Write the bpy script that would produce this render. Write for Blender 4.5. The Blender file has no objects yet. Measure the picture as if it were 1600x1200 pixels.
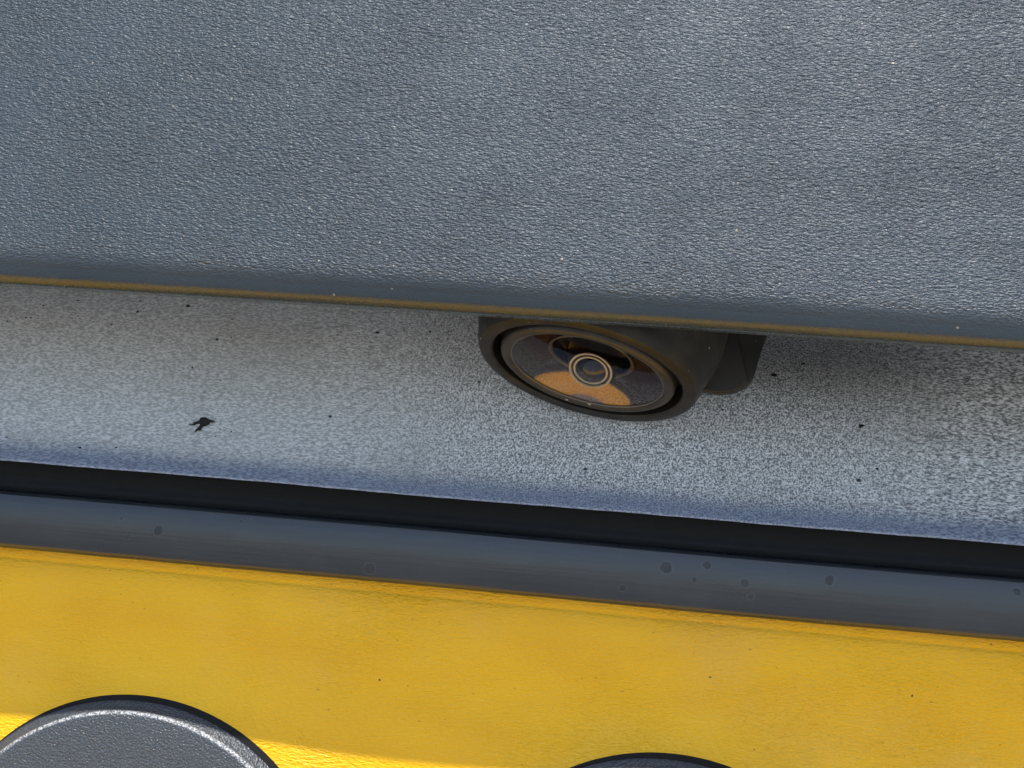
import bpy, bmesh, math, random
from mathutils import Matrix, Vector, noise
random.seed(7)
scene = bpy.context.scene
MM = 0.001

# ------------------------------------------------------------------ camera
cam_d = bpy.data.cameras.new("photo_camera")
cam = bpy.data.objects.new("photo_camera", cam_d)
scene.collection.objects.link(cam)
right = Vector((0.98794692, 0.13430954, 0.07695346))
up = Vector((-0.07149006, -0.04504422, 0.9964237))
fwd = Vector((-0.13729552, 0.98991513, 0.0348995))
m = Matrix((right, up, -fwd)).transposed().to_4x4()
m.translation = Vector((14.4065, -146.4292, -7.7722)) * MM
cam.matrix_world = m
cam_d.sensor_width = 36.0
cam_d.lens = 50.0
cam_d.clip_start = 0.005
cam_d.clip_end = 2000.0
scene.camera = cam

# ------------------------------------------------------------------ daylight
SUN_EL = 61.85          # degrees
SUN_AZ = 8.0           # degrees to the right of straight behind the viewer
world = bpy.data.worlds.new("World")
scene.world = world
world.use_nodes = True
wn = world.node_tree
sky = wn.nodes.new("ShaderNodeTexSky")
sky.sky_type = 'NISHITA'
sky.sun_disc = False
sky.sun_elevation = math.radians(SUN_EL)
sky.sun_rotation = math.radians(180.0 - SUN_AZ)
sky.dust_density = 1.0
bg = wn.nodes["Background"]
bg.inputs["Strength"].default_value = 0.145
wn.links.new(sky.outputs[0], bg.inputs[0])
sd = bpy.data.lights.new("sun", 'SUN')
sd.energy = 4.0
sd.angle = math.radians(0.5)
sd.color = (1.0, 0.95, 0.87)
sun = bpy.data.objects.new("sun", sd)
scene.collection.objects.link(sun)
to_sun = Vector((math.sin(math.radians(SUN_AZ)) * math.cos(math.radians(SUN_EL)),
                 -math.cos(math.radians(SUN_AZ)) * math.cos(math.radians(SUN_EL)),
                 math.sin(math.radians(SUN_EL))))
sun.rotation_euler = to_sun.to_track_quat('Z', 'Y').to_euler()
sun.location = to_sun * 3
vs = scene.view_settings
vs.view_transform = 'Standard'
vs.look = 'None'
vs.exposure = 0.85
vs.gamma = 1.0
vs.use_curve_mapping = False


# ------------------------------------------------------------------ node helpers
class NT:
    def __init__(self, name):
        self.mat = bpy.data.materials.new(name)
        self.mat.use_nodes = True
        self.t = self.mat.node_tree
        self.b = self.t.nodes["Principled BSDF"]
        self.out = self.t.nodes["Material Output"]

    def n(self, typ, **kw):
        nd = self.t.nodes.new(typ)
        for k, v in kw.items():
            setattr(nd, k, v)
        return nd

    def set(self, sock, v):
        if isinstance(v, bpy.types.NodeSocket):
            self.t.links.new(v, sock)
        else:
            sock.default_value = v

    def coords(self, sx=1000.0, sy=1000.0, sz=1000.0, rot=(0, 0, 0)):
        tc = self.n("ShaderNodeTexCoord")
        mp = self.n("ShaderNodeMapping")
        self.t.links.new(tc.outputs["Object"], mp.inputs[0])
        mp.inputs["Scale"].default_value = (sx, sy, sz)
        mp.inputs["Rotation"].default_value = rot
        return mp.outputs[0]

    def noise(self, vec, scale=1.0, detail=2.0, rough=0.5, dist=0.0):
        nd = self.n("ShaderNodeTexNoise")
        self.t.links.new(vec, nd.inputs["Vector"])
        nd.inputs["Scale"].default_value = scale
        nd.inputs["Detail"].default_value = detail
        nd.inputs["Roughness"].default_value = rough
        nd.inputs["Distortion"].default_value = dist
        return nd.outputs["Fac"]

    def voro(self, vec, scale=1.0, feature='F1', rand=1.0):
        nd = self.n("ShaderNodeTexVoronoi", feature=feature)
        self.t.links.new(vec, nd.inputs["Vector"])
        nd.inputs["Scale"].default_value = scale
        nd.inputs["Randomness"].default_value = rand
        return nd.outputs["Distance"]

    def specks(self, vec, scale, r, soft=0.5):
        """sparse irregular grains: every cell has a speck of its own random size, many have none"""
        nd = self.n("ShaderNodeTexVoronoi", feature='F1')
        wob = self.n("ShaderNodeTexNoise")
        self.t.links.new(vec, wob.inputs["Vector"])
        wob.inputs["Scale"].default_value = scale * 7
        va = self.n("ShaderNodeVectorMath", operation='MULTIPLY_ADD')
        self.t.links.new(wob.outputs["Color"], va.inputs[0])
        va.inputs[1].default_value = (0.12 / scale,) * 3
        self.t.links.new(vec, va.inputs[2])
        self.t.links.new(va.outputs[0], nd.inputs["Vector"])
        nd.inputs["Scale"].default_value = scale
        sp = self.n("ShaderNodeSeparateColor")
        self.t.links.new(nd.outputs["Color"], sp.inputs[0])
        rad = self.math('MULTIPLY', self.math('POWER', sp.outputs[0], 3.0), r)
        d = self.math('SUBTRACT', rad, nd.outputs["Distance"])
        return self.rng(d, -r * soft * 0.2, r * soft * 0.2, 0.0, 1.0)

    def math(self, op, a, b=0.0, c=0.0, clamp=False):
        nd = self.n("ShaderNodeMath", operation=op, use_clamp=clamp)
        self.set(nd.inputs[0], a)
        self.set(nd.inputs[1], b)
        self.set(nd.inputs[2], c)
        return nd.outputs[0]

    def rng(self, v, a, b, c=0.0, d=1.0, smooth=True):
        nd = self.n("ShaderNodeMapRange")
        if smooth:
            nd.interpolation_type = 'SMOOTHSTEP'
        self.set(nd.inputs[0], v)
        for i, q in enumerate((a, b, c, d)):
            self.set(nd.inputs[i + 1], q)
        return nd.outputs[0]

    def mix(self, fac, a, b):
        nd = self.n("ShaderNodeMix", data_type='RGBA')
        self.set(nd.inputs[0], fac)
        for s, v in ((nd.inputs[6], a), (nd.inputs[7], b)):
            if isinstance(v, tuple):
                v = (*v, 1.0)
            self.set(s, v)
        return nd.outputs[2]

    def bump(self, height, dist_mm, strength=1.0, normal=None):
        nd = self.n("ShaderNodeBump")
        self.set(nd.inputs["Height"], height)
        self.set(nd.inputs["Strength"], strength)
        nd.inputs["Distance"].default_value = dist_mm * MM
        if normal is not None:
            self.t.links.new(normal, nd.inputs["Normal"])
        return nd.outputs[0]

    def xyz(self):
        tc = self.n("ShaderNodeTexCoord")
        sp = self.n("ShaderNodeSeparateXYZ")
        self.t.links.new(tc.outputs["Object"], sp.inputs[0])
        return [self.math('MULTIPLY', o, 1000.0) for o in sp.outputs]

    def fin(self, col, rough, normal=None, spec=0.5, metal=0.0, coat=0.0, coat_rough=0.05):
        b = self.b
        if isinstance(col, tuple):
            col = (*col, 1.0)
        self.set(b.inputs["Base Color"], col)
        self.set(b.inputs["Roughness"], rough)
        self.set(b.inputs["Specular IOR Level"], spec)
        self.set(b.inputs["Metallic"], metal)
        self.set(b.inputs["Coat Weight"], coat)
        self.set(b.inputs["Coat Roughness"], coat_rough)
        if normal is not None:
            self.t.links.new(normal, b.inputs["Normal"])
        return self.mat


# ------------------------------------------------------------------ materials
def mat_trim():
    """dark moulded plastic with a leather-like grain"""
    t = NT("grained_plastic")
    x, y, z = t.xyz()
    v1 = t.coords(2250, 2250, 5900, (0, math.radians(-4), 0))
    v2 = t.coords(420, 420, 800)
    a = t.noise(v1, 0.95, 2.0, 0.45, 0.6)
    c = t.noise(v1, 0.55, 1.0, 0.5, 0.8)
    h = t.math('MULTIPLY_ADD', c, 0.55, a)
    amp = t.rng(t.noise(v2, 0.16, 4.0, 0.6), 0.3, 0.7, 0.65, 1.2)
    fade = t.rng(z, 5.9, 8.8, 0.08, 1.0)
    nrm = t.bump(h, 0.29, t.math('MULTIPLY', amp, fade))
    fine = t.noise(t.coords(), 5.0, 2.0)
    nrm = t.bump(fine, 0.03, 0.6, nrm)
    big = t.noise(t.coords(), 0.03, 3.0)
    col = t.mix(t.rng(big, 0.3, 0.7), (0.021, 0.034, 0.047), (0.031, 0.046, 0.061))
    # fine pale dust grains caught in the grain
    dm = t.specks(t.coords(), 0.62, 0.085)
    col = t.mix(t.math('MULTIPLY', dm, 0.55), col, (0.45, 0.38, 0.30))
    smooth_edge = t.rng(z, 5.2, 7.8, -0.20, 0.0)
    return t.fin(col, t.math('ADD', smooth_edge, t.rng(a, 0.3, 0.7, 0.40, 0.52)), nrm, 0.5)


def mat_recess():
    """weathered grey plastic with a film of road dust"""
    t = NT("dusty_grey_plastic")
    x, y, z = t.xyz()
    left = t.rng(x, -45, -5, 1.0, 0.0)
    va = t.coords(1000, 1000, 1000)
    vs_ = t.coords(420, 420, 1100, (0, math.radians(-14), 0))
    iso = t.noise(va, 4.6, 2.0, 0.6)
    stre = t.noise(vs_, 4.6, 2.0, 0.55, 0.4)
    right_s = t.rng(x, 22, 50, 0.0, 1.0)
    k = t.math('MAXIMUM', left, t.math('MULTIPLY', right_s, 0.8))
    nd = t.n("ShaderNodeMix", data_type='FLOAT')
    t.set(nd.inputs[0], k)
    t.set(nd.inputs[2], iso)
    t.set(nd.inputs[3], stre)
    g = nd.outputs[0]
    con = t.math('MULTIPLY_ADD', left, -0.7, 1.0)
    dark = t.mix(con, (0.42, 0.425, 0.425), (0.13, 0.135, 0.14))
    lite = t.mix(con, (0.58, 0.595, 0.60), (0.74, 0.755, 0.765))
    col = t.mix(t.rng(g, 0.36, 0.66), dark, lite)
    # soft uneven dirt film
    film = t.noise(t.coords(1000, 1000, 1400), 0.055, 4.0, 0.6)
    col = t.mix(t.rng(film, 0.45, 0.75, 0.0, 0.30), col, (0.27, 0.265, 0.255))
    spm = t.specks(t.coords(600, 600, 900), 0.7, 0.13)
    col = t.mix(spm, col, (0.03, 0.028, 0.025))
    # rolled lower edge: less dust, and the blue sky reflection painted into its colour
    edge = t.rng(t.math('MULTIPLY_ADD', film, 1.6, z), -14.6, -12.2, 0.8, 0.0)
    col = t.mix(edge, col, t.mix(t.rng(g, 0.36, 0.66), (0.15, 0.18, 0.27), (0.34, 0.39, 0.50)))
    nrm = t.bump(g, 0.10, t.math('MULTIPLY_ADD', left, -0.45, 1.0))
    return t.fin(col, 0.46, nrm, 0.5)


def mat_rubber(spots):
    t = NT("seal_rubber")
    x, y, z = t.xyz()
    st = t.noise(t.coords(60, 800, 2600), 1.0, 3.0, 0.6)
    col = t.mix(t.rng(st, 0.3, 0.7), (0.014, 0.017, 0.021), (0.019, 0.022, 0.026))
    blot = t.noise(t.coords(), 0.09, 4.0, 0.6)
    col = t.mix(t.rng(blot, 0.45, 0.75, 0.0, 0.5), col, (0.034, 0.038, 0.042))
    edge_n = t.math('MULTIPLY', t.math('SUBTRACT', t.noise(t.coords(), 1.6, 3.0, 0.6), 0.5), 0.5)
    m_in = None
    m_rim = None
    for (sx, sz, r) in spots:
        dx = t.math('SUBTRACT', x, sx)
        dz = t.math('SUBTRACT', z, sz)
        d = t.math('SQRT', t.math('ADD', t.math('MULTIPLY', dx, dx), t.math('MULTIPLY', dz, dz)))
        d = t.math('ADD', d, edge_n)
        a = t.rng(d, r * 0.8, r * 1.05, 1.0, 0.0)
        rr = t.rng(t.math('ABSOLUTE', t.math('SUBTRACT', d, r)), 0.02, 0.12, 1.0, 0.0)
        m_in = a if m_in is None else t.math('MAXIMUM', m_in, a)
        m_rim = rr if m_rim is None else t.math('MAXIMUM', m_rim, rr)
    col = t.mix(t.math('MULTIPLY', m_in, t.rng(t.noise(t.coords(), 0.5, 2.0), 0.35, 0.65, 0.25, 0.75)), col, (0.006, 0.006, 0.006))
    col = t.mix(t.math('MULTIPLY', m_rim, 0.22), col, (0.10, 0.10, 0.10))
    dust = t.specks(t.coords(), 0.3, 0.09)
    col = t.mix(dust, col, (0.30, 0.29, 0.27))
    nrm = t.bump(st, 0.03, 0.7)
    nrm = t.bump(t.noise(t.coords(), 3.0, 2.0), 0.015, 0.7, nrm)
    rough = t.math('MULTIPLY_ADD', m_in, 0.18, t.rng(blot, 0.3, 0.7, 0.26, 0.36))
    return t.fin(col, rough, nrm, 0.6)


def mat_yellow():
    t = NT("yellow_paint")
    v = t.coords(1100, 1100, 2700, (0, math.radians(-3), 0))
    peel = t.noise(v, 1.25, 3.0, 0.55, 0.3)
    amp = t.rng(t.noise(t.coords(), 0.05, 2.0), 0.3, 0.7, 0.45, 1.0)
    big = t.noise(t.coords(300, 300, 900), 0.12, 3.0)
    col = t.mix(t.rng(big, 0.3, 0.7), (0.72, 0.385, 0.002), (0.77, 0.435, 0.004))
    pit = t.math('MULTIPLY', t.specks(t.coords(500, 800, 900), 1.2, 0.13), 0.5)
    col = t.mix(pit, col, (0.30, 0.15, 0.01))
    sp = t.specks(t.coords(), 0.34, 0.07)
    col = t.mix(sp, col, (0.05, 0.035, 0.02))
    dusty = t.rng(t.noise(t.coords(), 0.045, 4.0, 0.6), 0.45, 0.75, 0.0, 0.12)
    col = t.mix(dusty, col, (0.62, 0.50, 0.25))
    nrm = t.bump(peel, 0.50, t.math('MULTIPLY', amp, 0.9))
    return t.fin(col, 0.34, nrm, 0.38)


def mat_cap():
    t = NT("cap_grained_plastic")
    v = t.coords()
    a = t.noise(v, 3.8, 2.0, 0.5, 0.3)
    b = t.voro(v, 3.4)
    h = t.math('MULTIPLY_ADD', b, 0.6, a)
    nrm = t.bump(h, 0.17, 0.9)
    nrm = t.bump(t.noise(v, 5.0, 2.0), 0.04, 0.7, nrm)
    col = t.mix(t.rng(a, 0.35, 0.65), (0.034, 0.041, 0.050), (0.052, 0.060, 0.072))
    # sun glint on the rim, painted as a paler ring round the face
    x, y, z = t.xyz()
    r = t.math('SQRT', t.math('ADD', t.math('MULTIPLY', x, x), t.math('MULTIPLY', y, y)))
    glint_band = t.rng(t.math('ABSOLUTE', t.math('SUBTRACT', r, 26.05)), 0.08, 0.30, 1.0, 0.0)
    col = t.mix(t.math('MULTIPLY', glint_band, t.rng(a, 0.40, 0.60, 0.12, 0.85)), col, (0.42, 0.43, 0.45))
    return t.fin(col, 0.34, nrm, 0.5)


def mat_black(name, c=0.018, rough=0.5, grain=0.02, dust=True):
    t = NT(name)
    v = t.coords()
    col = t.mix(t.noise(v, 0.8, 4.0), (c * 0.7, c * 0.68, c * 0.66), (c * 1.5, c * 1.45, c * 1.38))
    if dust:
        d = t.specks(v, 0.7, 0.17)
        col = t.mix(d, col, (0.32, 0.28, 0.22))
        film = t.rng(t.noise(v, 0.25, 4.0, 0.65), 0.42, 0.75, 0.0, 0.14)
        col = t.mix(film, col, (0.14, 0.115, 0.085))
    nrm = t.bump(t.noise(v, 4.0, 3.0), grain, 0.8)
    return t.fin(col, rough, nrm, 0.38)


def mat_shroud():
    t = NT("polished_black_shroud")
    return t.fin((0.21, 0.15, 0.125), t.rng(t.noise(t.coords(), 0.6), 0.3, 0.7, 0.02, 0.06), None, 0.8, 0.75)


def mat_ring(name="satin_metal_ring", c=0.90):
    t = NT(name)
    return t.fin((c, c, c * .97), t.rng(t.noise(t.coords(), 3.0), 0.3, 0.7, 0.30, 0.45), None, 0.5, 0.0)


def mat_glass():
    t = NT("cover_glass")
    t.t.nodes.remove(t.b)
    tr = t.n("ShaderNodeBsdfTransparent")
    tr.inputs[0].default_value = (0.92, 0.91, 0.93, 1)
    gl = t.n("ShaderNodeBsdfGlossy")
    gl.inputs["Roughness"].default_value = 0.012
    fr = t.n("ShaderNodeFresnel")
    fr.inputs[0].default_value = 1.52
    fac = t.math('MULTIPLY', fr.outputs[0], 1.0, clamp=True)
    mx = t.n("ShaderNodeMixShader")
    t.t.links.new(fac, mx.inputs[0])
    t.t.links.new(tr.outputs[0], mx.inputs[1])
    t.t.links.new(gl.outputs[0], mx.inputs[2])
    t.t.links.new(mx.outputs[0], t.out.inputs[0])
    return t.mat


def mat_lens():
    t = NT("coated_lens")
    lw = t.n("ShaderNodeLayerWeight")
    col = t.mix(lw.outputs["Facing"], (0.004, 0.005, 0.005), (0.012, 0.010, 0.016))
    return t.fin(col, 0.03, None, 0.6)


def mat_ground():
    t = NT("concrete_ground")
    c = t.mix(t.noise(t.coords(1, 1, 1), 3.0, 5.0), (0.17, 0.17, 0.168), (0.24, 0.24, 0.236))
    return t.fin(c, 0.9)


M_TRIM = mat_trim()
M_RECESS = mat_recess()
SPOTS = [(10.85, -22.31, .75), (15.6, -21.6, .55), (20.2, -23.3, .55), (30.0, -22.1, .62), (-25.3, -25.6, .75),
         (-52.7, -23.3, .68), (21.0, -24.9, .42), (51.3, -21.5, .5), (5.8, -25.2, .42), (-42.2, -21.3, .25),
         (14.3, -23.5, .32), (-57.8, -22.2, .3)]
M_RUBBER = mat_rubber(SPOTS)
M_YELLOW = mat_yellow()
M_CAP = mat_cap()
M_PAD = mat_black("black_foam_pad", 0.006, 0.95, 0.03, False)
M_HOUSE = mat_black("camera_housing_plastic", 0.007, 0.48, 0.03)
M_BEZEL = mat_black("camera_bezel_plastic", 0.022, 0.42, 0.03)
M_SHROUD = mat_shroud()
M_BARREL = mat_black("lens_barrel_black", 0.015, 0.35, 0.005, False)
M_BRACKET = mat_black("bracket_plastic", 0.010, 0.5, 0.04)
M_CHANNEL = mat_black("channel_rubber", 0.008, 0.7, 0.02, False)
M_DIRT = mat_black("dried_dirt", 0.010, 0.75, 0.05, False)
M_RING = mat_ring()
M_RING2 = mat_ring("dull_metal_ring", 0.12)
M_GLASS = mat_glass()
M_LENS = mat_lens()
M_GROUND = mat_ground()


# ------------------------------------------------------------------ mesh helpers
def link(name, verts, faces, mat, parent=None, smooth=True, sharp=None, recalc=True):
    me = bpy.data.meshes.new(name)
    me.from_pydata([tuple(c * MM for c in v) for v in verts], [], faces)
    bm = bmesh.new()
    bm.from_mesh(me)
    if recalc:
        bmesh.ops.recalc_face_normals(bm, faces=bm.faces)
    if sharp is not None:
        for e in bm.edges:
            if len(e.link_faces) == 2 and e.calc_face_angle(0) > math.radians(sharp):
                e.smooth = False
    for f in bm.faces:
        f.smooth = smooth
    bm.to_mesh(me)
    bm.free()
    me.materials.append(mat)
    o = bpy.data.objects.new(name, me)
    scene.collection.objects.link(o)
    if parent:
        o.parent = parent
    return o


def tag(o, label, cat, group=None, kind=None):
    if label:
        o["label"] = label
    if cat:
        o["category"] = cat
    if group:
        o["group"] = group
    if kind:
        o["kind"] = kind
    return o


def empty(name, mat=None):
    o = bpy.data.objects.new(name, None)
    o.empty_display_size = 0.01
    scene.collection.objects.link(o)
    if mat is not None:
        o.matrix_world = mat
    return o


def arc(cy, cz, r, a0, a1, n):
    return [(cy + r * math.cos(math.radians(a0 + (a1 - a0) * i / n)),
             cz + r * math.sin(math.radians(a0 + (a1 - a0) * i / n))) for i in range(n + 1)]


def xs_lines(x0=-320, x1=320, a=-110, b=90, fine=2.0, coarse=15.0):
    xs = []
    x = x0
    while x < a:
        xs.append(x)
        x += coarse
    x = a
    while x < b:
        xs.append(x)
        x += fine
    x = b
    while x < x1:
        xs.append(x)
        x += coarse
    xs.append(x1)
    return xs


def extrude(name, prof, mat, wob=None, sharp=32, closed=True, xs=None, parent=None):
    """prof: list of (y, z) round the section; swept along x, capped at both ends"""
    xs = xs or xs_lines()
    n = len(prof)
    V, F = [], []
    for x in xs:
        for i, (y, z) in enumerate(prof):
            dy, dz = wob(x, i, y, z) if wob else (0, 0)
            V.append((x, y + dy, z + dz))
    for k in range(len(xs) - 1):
        for i in range(n if closed else n - 1):
            j = (i + 1) % n
            F.append((k * n + i, k * n + j, (k + 1) * n + j, (k + 1) * n + i))
    if closed:
        F.append(tuple(range(n)))
        F.append(tuple((len(xs) - 1) * n + i for i in reversed(range(n))))
    return link(name, V, F, mat, parent, True, sharp)


def lathe(name, prof, mat, parent=None, seg=128, sharp=30, closed=False):
    """prof: list of (r, z); z is the outward axis"""
    V, F, rings = [], [], []
    for (r, z) in prof:
        if r < 1e-6:
            rings.append([len(V)])
            V.append((0, 0, z))
        else:
            rings.append(list(range(len(V), len(V) + seg)))
            V += [(r * math.cos(2 * math.pi * k / seg), r * math.sin(2 * math.pi * k / seg), z) for k in range(seg)]
    m_ = len(rings)
    for i in range(m_ if closed else m_ - 1):
        a, b = rings[i], rings[(i + 1) % m_]
        for k in range(seg):
            l = (k + 1) % seg
            if len(a) == 1 and len(b) == 1:
                continue
            if len(a) == 1:
                F.append((a[0], b[k], b[l]))
            elif len(b) == 1:
                F.append((a[k], b[0], a[l]))
            else:
                F.append((a[k], b[k], b[l], a[l]))
    return link(name, V, F, mat, parent, True, sharp)


def nz(x, s=1.0, seed=0.0):
    return noise.noise(Vector((x * s, seed, 3.7)))


# ------------------------------------------------------------------ ground under the parked vehicle
g = link("ground", [(-60000, -60000, -1000), (60000, -60000, -1000), (60000, 60000, -1000), (-60000, 60000, -1000)],
         [(0, 1, 2, 3)], M_GROUND, None, False)
tag(g, "worn grey concrete ground the vehicle stands on", "ground", kind="structure")

# ------------------------------------------------------------------ yellow body panel
CAPS = [(-54.9, -73.0), (12.8, -73.2)]
CAP_R = 26.4
Y0 = 30.2


def yel_y(x, z):
    y = Y0
    for (cx, cz) in CAPS:
        d = max(0.0, math.hypot(x - cx, z - cz) - CAP_R - 0.5)
        y -= 0.4 * math.exp(-(d / 5.5) ** 2)
    return y


top_prof = [(34.0, -24.0), (29.9, -24.0), (29.2, -24.4), (29.0, -25.0), (29.0, -28.1), (29.06, -28.5), (29.16, -28.72), (29.2, -28.85), (29.16, -29.0),
            (29.12, -29.12), (29.1, -29.4), (29.2, -30.8)]
zz = []
z = -32.0
while z > -112:
    zz.append(z)
    z -= 1.3
n_flat = len(top_prof) + len(zz)
low_prof = [(30, -125), (27, -145), (18, -165), (2, -182), (-20, -194), (-45, -202), (-62, -212), (-70, -230), (-70, -300), (-50, -420)]  # unseen outward curve, added to bounce and reflect sunlit yellow upward
xs = xs_lines(-320, 320, -112, 92, 1.6, 16)
V, F = [], []
rows = n_flat + len(low_prof)
for x in xs:
    for (y, z) in top_prof:
        V.append((x, y, z + 0.10 * nz(x, .05, 2)))
    for z in zz:
        w = min(1.0, (-31 - z) / 12.0)
        w = w * w * (3 - 2 * w)
        V.append((x, 29.25 * (1 - w) + w * yel_y(x, z), z))
    for (y, z) in low_prof:
        V.append((x, y, z))
for k in range(len(xs) - 1):
    for i in range(rows - 1):
        F.append((k * rows + i, k * rows + i + 1, (k + 1) * rows + i + 1, (k + 1) * rows + i))
yp = link("body_panel", V, F, M_YELLOW, None, True, 50, False)
md = yp.modifiers.new("thick", 'SOLIDIFY')
md.thickness = 0.0012
md.offset = -1.0
tag(yp, "yellow painted body panel below the black rubber seal", "body panel")

# ------------------------------------------------------------------ rubber weather seal
lip_prof = [(38, -19.2), (38, -27.2), (26.6, -27.35)] + arc(26.55, -26.15, 1.2, 270, 184, 6) + \
           [(25.33, -25.4), (25.30, -24.6), (25.33, -23.6), (25.42, -22.6), (25.58, -21.6), (25.72, -21.0), (25.9, -20.5)] + \
           arc(26.44, -20.754, .6, 155, 80, 8) + [(27.2, -20.5), (28.4, -21.6)]
chan_prof = [(36, -15.3), (33.2, -15.6), (33.0, -16.2), (33.0, -17.4), (33.05, -18.3), (33.1, -18.9), (32.8, -19.3), (32.7, -19.8), (33.0, -20.4), (36, -20.4)]


def wob_seal(x, i, y, z):
    return 0.10 * nz(x, .035, 4), 0.10 * nz(x, .03, 9) + (0.05 * nz(x, .5, 5) if z < -26 else 0)


s = empty("weather_seal", Matrix.Translation(Vector((0, 33, -27.3)) * MM))
for nm, pf, mt in (("seal_lip", lip_prof, M_RUBBER), ("seal_channel", chan_prof, M_CHANNEL)):
    o = extrude(nm, pf, mt, wob_seal, 55)
    o.parent = s
    o.matrix_parent_inverse = s.matrix_world.inverted()
tag(s, "black rubber weather seal with water spots between grey recess and yellow panel", "seal")

# ------------------------------------------------------------------ recessed grey panel
key = [(37.6, 24), (36.0, 12.0), (34.9, 6.5), (33.4, -1.0), (32.2, -7.0), (31.3, -11.0), (30.5, -13.2), (29.6, -14.4),
       (28.6, -15.2), (27.8, -15.75), (27.5, -16.03)]


def base_y(z):
    for (y0, z0), (y1, z1) in zip(key[:-1], key[1:]):
        if z0 >= z >= z1:
            return y0 + (y1 - y0) * (z0 - z) / (z0 - z1)
    return 33.0


def shade_dimple(x, z):
    """shallow moulded pocket in the panel beside the camera mount"""
    return 7.5 * math.exp(-((x - 27.0) / 15.0) ** 2 - ((z - 10.0) / 7.0) ** 2)


def rec_y(z, x=-60.0):
    return base_y(z) + shade_dimple(x, z)


rec_prof = [(46, 24)] + [(base_y(24 - i * 1.1), 24 - i * 1.1) for i in range(34)] + key[6:] + [(27.6, -16.25), (28.1, -16.3), (46, -15.0)]


def wob_rec(x, i, y, z):
    e = 0.18 * nz(x, .045, 1.5) + 0.05 * nz(x, .35, 7) if z < -15 else 0
    return 0.12 * nz(x, .02, i * .05) + (shade_dimple(x, z) if y < 44 and z > -15 else 0), e


r = extrude("recess_panel", rec_prof, M_RECESS, wob_rec, 50)
tag(r, "dusty pale grey recessed panel behind the reversing camera", "panel")

SPECKS = [(-47.9, -10.1, .26), (-46.4, -10.25, .28), (-79.1, 7.0, .3), (-75.1, 4.6, .3), (-77.3, 2.8, .26), (-76.6, 2.8, .28), (-79.8, 2.1, .25),
          (-70.4, 5.6, .26), (-70.4, 3.8, .25), (-61.8, 4.6, .34), (-61.7, 6.1, .28), (-65.1, 2.7, .28), (-48.6, 4.5, .3),
          (-66.1, -13.9, .32), (-61.3, -13.5, .28), (33.2, -3.5, .42), (22.4, 2.2, .40), (35.3, -8.6, .25), (-48.9, -3.7, .25), (-47.6, -5.2, .2)]
for (sx, sz, sr) in SPECKS:
    n_ = 9
    V, F = [], []
    ang = random.uniform(0, 6.28)
    for k in range(n_):
        a = 2 * math.pi * k / n_ + ang
        rr = 1.15 * sr * random.uniform(.7, 1.25)
        px, pz = sx + 1.15 * rr * math.cos(a), sz + .7 * rr * math.sin(a)
        V.append((px, rec_y(pz, px) + .13, pz))
    V.append((sx, rec_y(sz, sx) - .18, sz))
    for k in range(n_):
        F.append((k, (k + 1) % n_, n_))
    F.append(tuple(range(n_)))
    link("dirt_speck", V, F, M_DIRT, r)

# larger ragged fleck of dried dirt (two short legs trailing down-left)
out = [(-51.3, -8.6), (-50.6, -8.5), (-49.5, -8.9), (-48.6, -9.05), (-48.9, -9.4), (-49.4, -9.35), (-49.6, -9.8), (-50.1, -10.1), (-50.7, -10.35),
       (-51.0, -10.75), (-50.9, -11.0), (-51.5, -11.05), (-52.0, -11.45), (-51.9, -11.0), (-51.4, -10.4), (-51.2, -10.0), (-51.4, -9.75),
       (-52.0, -9.95), (-52.5, -10.15), (-53.6, -10.1), (-52.7, -9.95), (-52.5, -9.6), (-51.9, -9.4), (-51.5, -9.1)]
out = [(-50.2 + (x + 50.6) * .7, -9.6 + (z + 9.8) * .7) for x, z in out]
V = [(x, rec_y(z) - .30 - .10 * random.random(), z) for x, z in out] + [(x, rec_y(z) + .1, z) for x, z in out]
n_ = len(out)
F = [tuple(range(n_)), tuple(range(2 * n_ - 1, n_ - 1, -1))] + [(k, (k + 1) % n_, (k + 1) % n_ + n_, k + n_) for k in range(n_)]
fl = link("dirt_fleck", V, F, M_DIRT, None, False)
tag(fl, "ragged black dirt fleck stuck on the grey recess, left of the camera", "dirt")

# ------------------------------------------------------------------ overhanging trim panel
Rr = 4.2
zb = 4.5
trim_prof = [(45, 150), (14.0, 150), (4.0, 90), (0.9, 45)] + [(0.25, 25), (0.0, 14)] + arc(5.6, zb + 4.35, 5.6, 180, 207, 10) + arc(2.72, zb + 2.25, 2.25, 212, 270, 14) + \
            [(5.2, zb)] + arc(5.2, zb + .5, .5, 270, 360, 4)[1:] + [(5.7, 21.0), (45, 23.0)]


def wob_trim(x, i, y, z):
    return 0.15 * nz(x, .012, 3), 0.22 * math.cos(x / 55.0) * (1 if z < 20 else 0) - 0.1 * (z < 20)


t_ = extrude("trim_panel", trim_prof, M_TRIM, wob_trim, 55)
tag(t_, "dark grey leather-grained plastic trim panel overhanging the camera", "trim panel")

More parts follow.
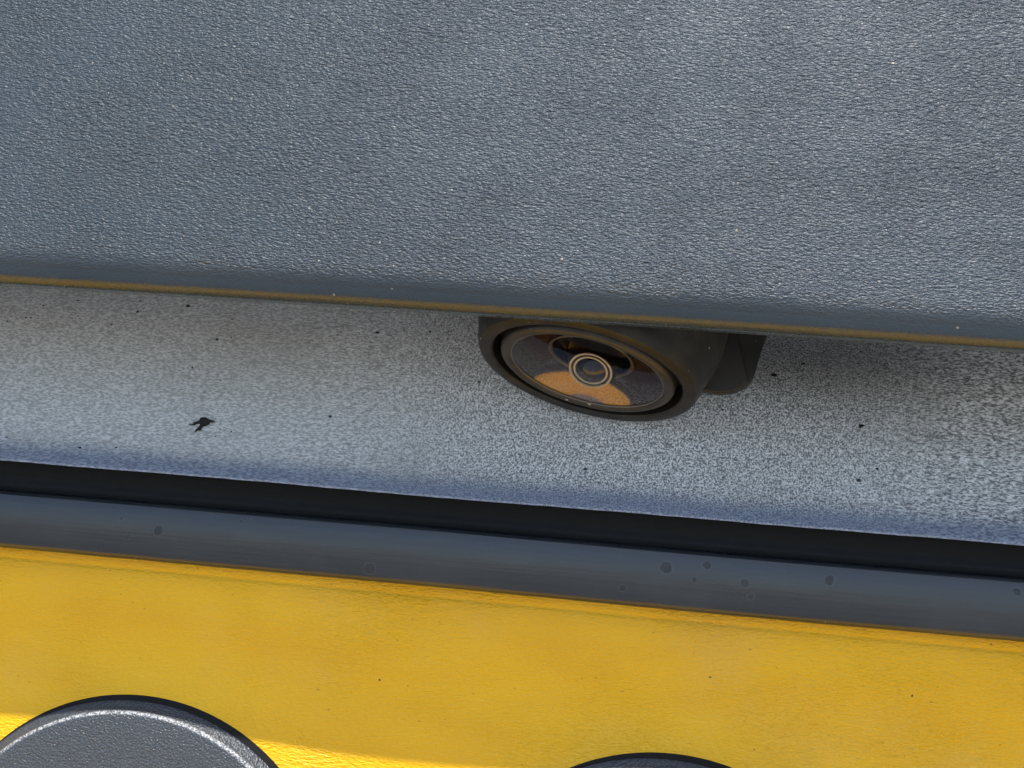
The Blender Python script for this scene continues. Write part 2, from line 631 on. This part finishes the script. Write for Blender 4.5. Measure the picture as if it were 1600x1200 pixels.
# ------------------------------------------------------------------ round caps on the yellow panel
def make_cap(cx, cz, label, ang):
    mtx = Matrix.Translation(Vector((cx, 28.2, cz)) * MM) @ Matrix.Rotation(math.radians(90), 4, 'X') @ Matrix.Rotation(ang, 4, 'Z')
    root = empty("round_cap", mtx)
    R = CAP_R
    prof = [(0, .25), (8, .22), (16, .14), (22, .06), (R - .9, 0), (R - .55, -.05), (R - .3, -.16), (R - .12, -.36), (R + .05, -.72), (R + .5, -1.15),
            (R + 1.1, -1.7), (R + 1.25, -2.0), (R + .9, -2.6), (R - 3, -2.6), (0, -2.6)]
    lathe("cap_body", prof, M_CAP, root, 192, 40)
    R2 = R + 1.0
    pad = lathe("base_pad", [(0, -3.0), (R2 - .3, -3.0), (R2, -3.15), (R2, -1.7), (R2 - .25, -1.55), (R - 1.5, -1.55)], M_PAD, root, 160, 40)
    pad.matrix_parent_inverse = Matrix.Identity(4)
    pad.location = Vector((0.5, 0.85, 0)) * MM
    tag(root, label, "cap", "round caps on the yellow panel")
    return root


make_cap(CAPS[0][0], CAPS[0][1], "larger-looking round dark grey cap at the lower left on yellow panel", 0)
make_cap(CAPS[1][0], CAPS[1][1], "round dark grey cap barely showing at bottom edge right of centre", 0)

# ------------------------------------------------------------------ reversing camera
nvec = Vector((-0.15262, -0.36528, -0.91830)).normalized()
xv = Vector((1, 0, 0))
xv = (xv - nvec * xv.dot(nvec)).normalized()
yv = nvec.cross(xv)
mtx = Matrix((xv, yv, nvec)).transposed().to_4x4()
mtx.translation = Vector((0.06, 19.0, -0.15)) * MM
mtx = mtx @ Matrix.Scale(0.97, 4)
rc = empty("reversing_camera", mtx)
tag(rc, "black reversing camera with round glass lens hanging under the trim panel", "camera")
# local +y axis of the face points away from the viewer or towards: z is out of the lens
house = [(0, -26), (15.6, -26), (15.5, -14), (15.3, -7), (14.9, -4.6), (14.2, -2.6), (13.95, -1.5), (13.7, -.7), (13.4, -.2), (12.8, 0), (12.0, -.05), (11.8, -.3),
         (11.75, -3.2), (9.5, -3.2), (9.3, -9), (0, -9)]
lathe("housing", house, M_HOUSE, rc, 160, 35)
bez = [(10.85, -3.0), (10.85, -.6), (10.7, -.25), (10.4, -.05), (10.0, .0), (9.75, -.06), (9.6, -.2), (9.5, -.45), (9.45, -.9), (9.45, -3.0)]
lathe("bezel", bez, M_BEZEL, rc, 160, 40, closed=True)
lathe("glass_rim", [(9.45, -.5), (9.54, -.30), (9.48, -.24), (9.40, -.3), (9.37, -.5)], M_RING2, rc, 160, 40, closed=True)
Rs = 60.0
lathe("cover_glass", [(9.4 * i / 14, math.sqrt(Rs * Rs - (9.4 * i / 14) ** 2) - math.sqrt(Rs * Rs - 9.4 ** 2) - .36) for i in range(15)], M_GLASS, rc, 128, 60)
Rb = 15.5
bowl = [(r_, Rb - math.sqrt(Rb * Rb - r_ * r_) - 3.65) for r_ in (9.42, 8.8, 8.0, 7.4, 6.8, 6.2, 5.6, 5.3)]
sh = lathe("lens_shroud", bowl + [(5.15, -2.55), (5.0, -4.2), (4.2, -4.8), (0, -5.0)], M_SHROUD, rc, 160, 30)
lathe("shroud_ring", [(5.1, -2.55), (5.35, -2.32), (5.2, -2.2), (4.95, -2.35), (4.9, -2.6)], M_RING2, sh, 128, 40, closed=True)
# inner lens module, pitched a little towards the open side of the recess
im = Matrix.Translation(Vector((0.2, -1.4, -1.2)) * MM) @ Matrix.Rotation(math.radians(-24), 4, 'X')
bar = lathe("lens_barrel", [(0, -3), (3.6, -3), (3.2, -1.2), (2.95, -.5), (2.7, -.1), (2.3, -.05), (1.7, -.35), (0, -.35)], M_BARREL, rc, 96, 30)
bar.matrix_local = im
lathe("retaining_ring", [(2.48, -.12), (2.72, -.04), (2.70, .10), (2.56, .14), (2.46, .05)], M_RING, bar, 96, 40, closed=True)
lathe("retaining_ring", [(1.92, -.2), (2.16, -.06), (2.14, .06), (2.0, .08), (1.9, -.02)], M_RING, bar, 96, 40, closed=True)
lathe("front_element", [(1.95 * i / 8, .75 * math.cos(math.pi / 2 * i / 8) - .15) for i in range(9)], M_LENS, bar, 64, 60)

# mounting bracket tongue at the right of the housing, reaching back to the recess panel
fr = [(12.06, 11.49), (12.06, 0.77), (13.23, -0.79), (15.47, -1.03), (17.13, -0.74), (18.3, -0.1), (18.98, 0.87), (18.49, 2.92), (17.71, 5.16), (16.93, 7.59), (16.35, 11.49)]
bk = [(12.2, 12), (12.2, .8), (13.4, -.75), (15.8, -1.0), (17.7, -.6), (19.1, .2), (19.9, 1.5), (20.3, 3.6), (20.9, 6.0), (21.5, 8), (22.3, 12)]
V = [(x, 27.0, z) for x, z in fr] + [(x, 36.6, z) for x, z in bk]
n_ = len(fr)
F = [tuple(range(n_)), tuple(range(2 * n_ - 1, n_ - 1, -1))] + [(k, (k + 1) % n_, (k + 1) % n_ + n_, k + n_) for k in range(n_)]
br = link("bracket", V, F, M_BRACKET, None, True, 30)
br.parent = rc
br.matrix_parent_inverse = mtx.inverted()
bv = br.modifiers.new("round", 'BEVEL')
bv.width = 0.0003
bv.segments = 2
bv.limit_method = 'ANGLE'
